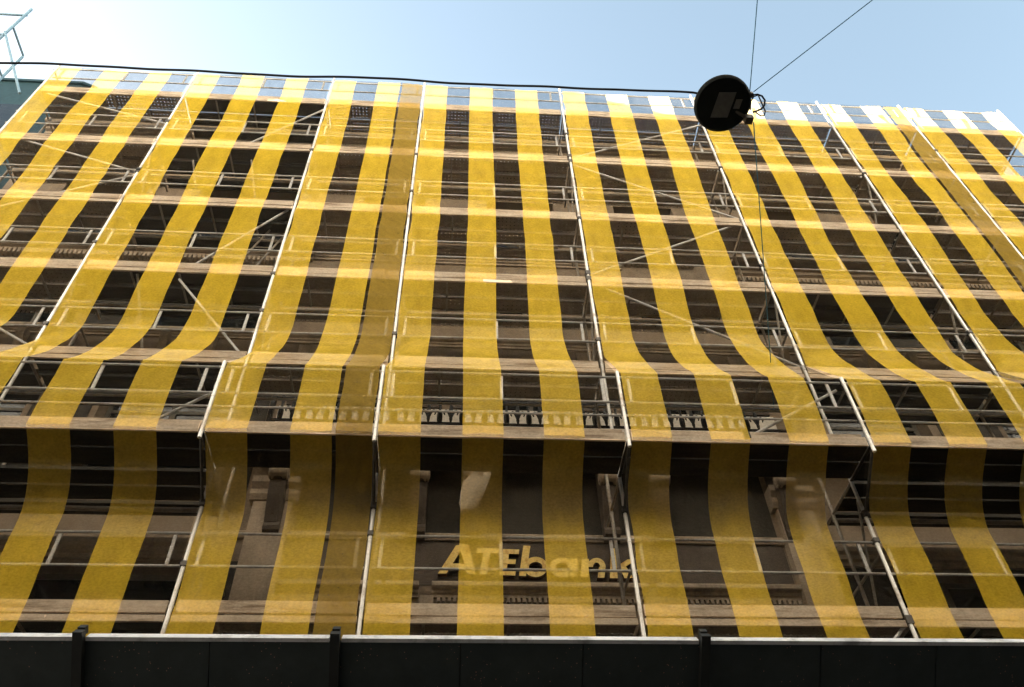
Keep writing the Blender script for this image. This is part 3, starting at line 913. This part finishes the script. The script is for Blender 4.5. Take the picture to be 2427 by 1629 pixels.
# ------------------------------------------------------------------ unseen block opposite, added to bounce and limit light (behind the camera)
op = thing('unseen_opposite_block', (0, -12, 0), 'unseen block facing the bank, cream top and dark base shaping its light', 'building')
ow = []
OY = -11.4
for k in range(11):
    for j in range(4):
        ow.append((-24 + k * 4.6, 1.5 + j * 3.4))
MB().box(-70, 70, OY - 10, OY, 16.2, 26.0).build('wall', 'render', op)
MB().box(-70, 70, OY - 10, OY - 0.05, 0, 16.198).build('dark_base', 'dbase', op)
for x, z in ow:
    w = MB().box(x - 0.6, x + 0.6, OY - 0.01, OY + 0.05, z, z + 1.9).build('window', 'frame', op)
    MB().box(x - 0.5, x + 0.5, OY + 0.051, OY + 0.056, z + 0.1, z + 1.8).build('pane', 'glass', w)

# ------------------------------------------------------------------ unseen house added beside the bank to block low sky light
nh = thing('unseen_next_house', (24, 8, 0), 'unseen plain brown house added past the last scaffold bay to block sky light', 'building')
MB().box(14.3, 60, 2.2, 13, 0, 15.5).build('wall', 'fascia', nh)
for k in range(10):
    for j in range(4):
        w = MB().box(16 + k * 3.4, 17.2 + k * 3.4, 2.14, 2.21, 1.2 + j * 3.5, 3.2 + j * 3.5).build('window', 'frame', nh)
        MB().box(16.1 + k * 3.4, 17.1 + k * 3.4, 2.13, 2.139, 1.3 + j * 3.5, 3.1 + j * 3.5).build('pane', 'glass', w)

# ------------------------------------------------------------------ hanging street lamp with its wires
def pix(px, py, dist=None, y=None):
    d = (FW + RT * ((px - 1213.5) / 1913.4) - UP * ((py - 814.5) / 1913.4))
    d.normalize()
    if y is not None:
        dist = (y - CAM.y) / d.y
    return CAM + d * dist
LC = pix(1712, 246, 9.4)
lamp = thing('street_lamp', LC, 'round black street lamp hung on wires above the street', 'street lamp')
tilt = Vector((0.03, 0.17, 1)).normalized()
RL = 0.305
MB().lathe([(0.02, -0.045), (RL - 0.05, -0.045), (RL - 0.02, -0.04), (RL, -0.015), (RL, 0.02), (RL - 0.04, 0.06), (0.14, 0.10), (0.03, 0.11)], LC, 48, tilt).build('body', 'lampbody', lamp, True)
u_ = (RT - tilt * RT.dot(tilt)).normalized()
w_ = tilt.cross(u_)
def plate(name, cx_, cw_, hx, hw, mat, skew=0.22):
    c = LC - tilt * 0.047 + u_ * cx_ + w_ * cw_
    ax, bx = u_ * hx, w_ * hw
    sk = u_ * (hw * skew * -1.0)
    pts = [c - ax - bx - sk, c + ax - bx - sk, c + ax + bx + sk, c - ax + bx + sk]
    vv = [p for p in pts] + [p - tilt * 0.006 for p in pts]
    return MB().add(vv, [(0, 1, 2, 3), (7, 6, 5, 4), (0, 4, 5, 1), (1, 5, 6, 2), (2, 6, 7, 3), (3, 7, 4, 0)]).build(name, mat, lamp)
plate('light_panel', 0.0, 0.0, 0.092, 0.135, 'lens')
plate('sensor', 0.155, -0.01, 0.033, 0.05, 'lens')
hub = pix(1780, 225, (LC - CAM).length + 0.05)
hub2 = pix(1775, 283, (LC - CAM).length + 0.02)
MB().tube(LC + tilt * 0.09, hub, 0.02).lathe([(0.015, -0.03), (0.03, -0.02), (0.03, 0.02), (0.015, 0.03)], hub, 10).build('clamp', 'clamp', lamp)
MB().tube(LC + tilt * 0.05, hub2, 0.018).box(hub2.x - 0.045, hub2.x + 0.035, hub2.y - 0.04, hub2.y + 0.04, hub2.z - 0.04, hub2.z + 0.04).build('junction_box', 'clamp', lamp)
dl = (LC - CAM).length + 0.03
loop_px = [(1783, 226), (1795, 224), (1806, 228), (1813, 238), (1812, 250), (1804, 259), (1792, 264), (1784, 266)]
MB().path([pix(a, b, dl) for a, b in loop_px], 0.011, 6).build('cable_loop', 'rubber', lamp, True)
loop2 = [(1778, 262), (1780, 240), (1786, 230), (1797, 226), (1806, 246), (1814, 264), (1811, 274), (1803, 275), (1793, 268), (1788, 263)]
MB().path([pix(a, b, dl + 0.03) for a, b in loop2], 0.008, 6).build('cable_loop', 'rubber', lamp, True)

def strand(name, mat, a, b, r, sag, label, wob=0.0, n=40):
    a, b = Vector(a), Vector(b)
    pts = []
    for i in range(n + 1):
        t = i / n
        p = a.lerp(b, t)
        p.z -= sag * 4 * t * (1 - t)
        p.z += wob * (math.sin(t * 43) + 0.8 * math.sin(t * 71 + 1) + 0.3 * math.sin(t * 160)) * (1 if 0 < i < n else 0)
        pts.append(p)
    o = MB().path(pts, r, 6).build(name, mat, None, True)
    tag(o, label, 'cable')
    return o
# thick feed cable running along the street
feed_a = pix(1657, 222, (LC - CAM).length)
far = pix(0, 148, y=-4.55)
feed_b = feed_a + (far - feed_a) * 2.6
cab = strand('power_cable', 'rubber', feed_a, feed_b, 0.013, 0.0, 'thick black twisted cable running along the street to the lamp', 0.016, 260)
anchor_w = Vector((5.95, 0.80, Z(3.95)))
strand('span_wire', 'wire', pix(1786, 290, (LC - CAM).length), anchor_w, 0.006, 0.0, 'thin wire from the lamp down to the balcony railing')
for (px_, py_), lab in (((1795, 0), 'thin span wire rising steeply from the lamp over the street'), ((2068, 0), 'thin span wire slanting away from the lamp over the street')):
    q = pix(px_, py_, 9.55)
    st = pix(1777 if px_ < 1900 else 1786, 218, (LC - CAM).length + 0.04)
    dirv = (q - st)
    k = (OY - st.y) / dirv.y
    strand('span_wire', 'wire', st, st + dirv * k, 0.0055, 0.0, lab)
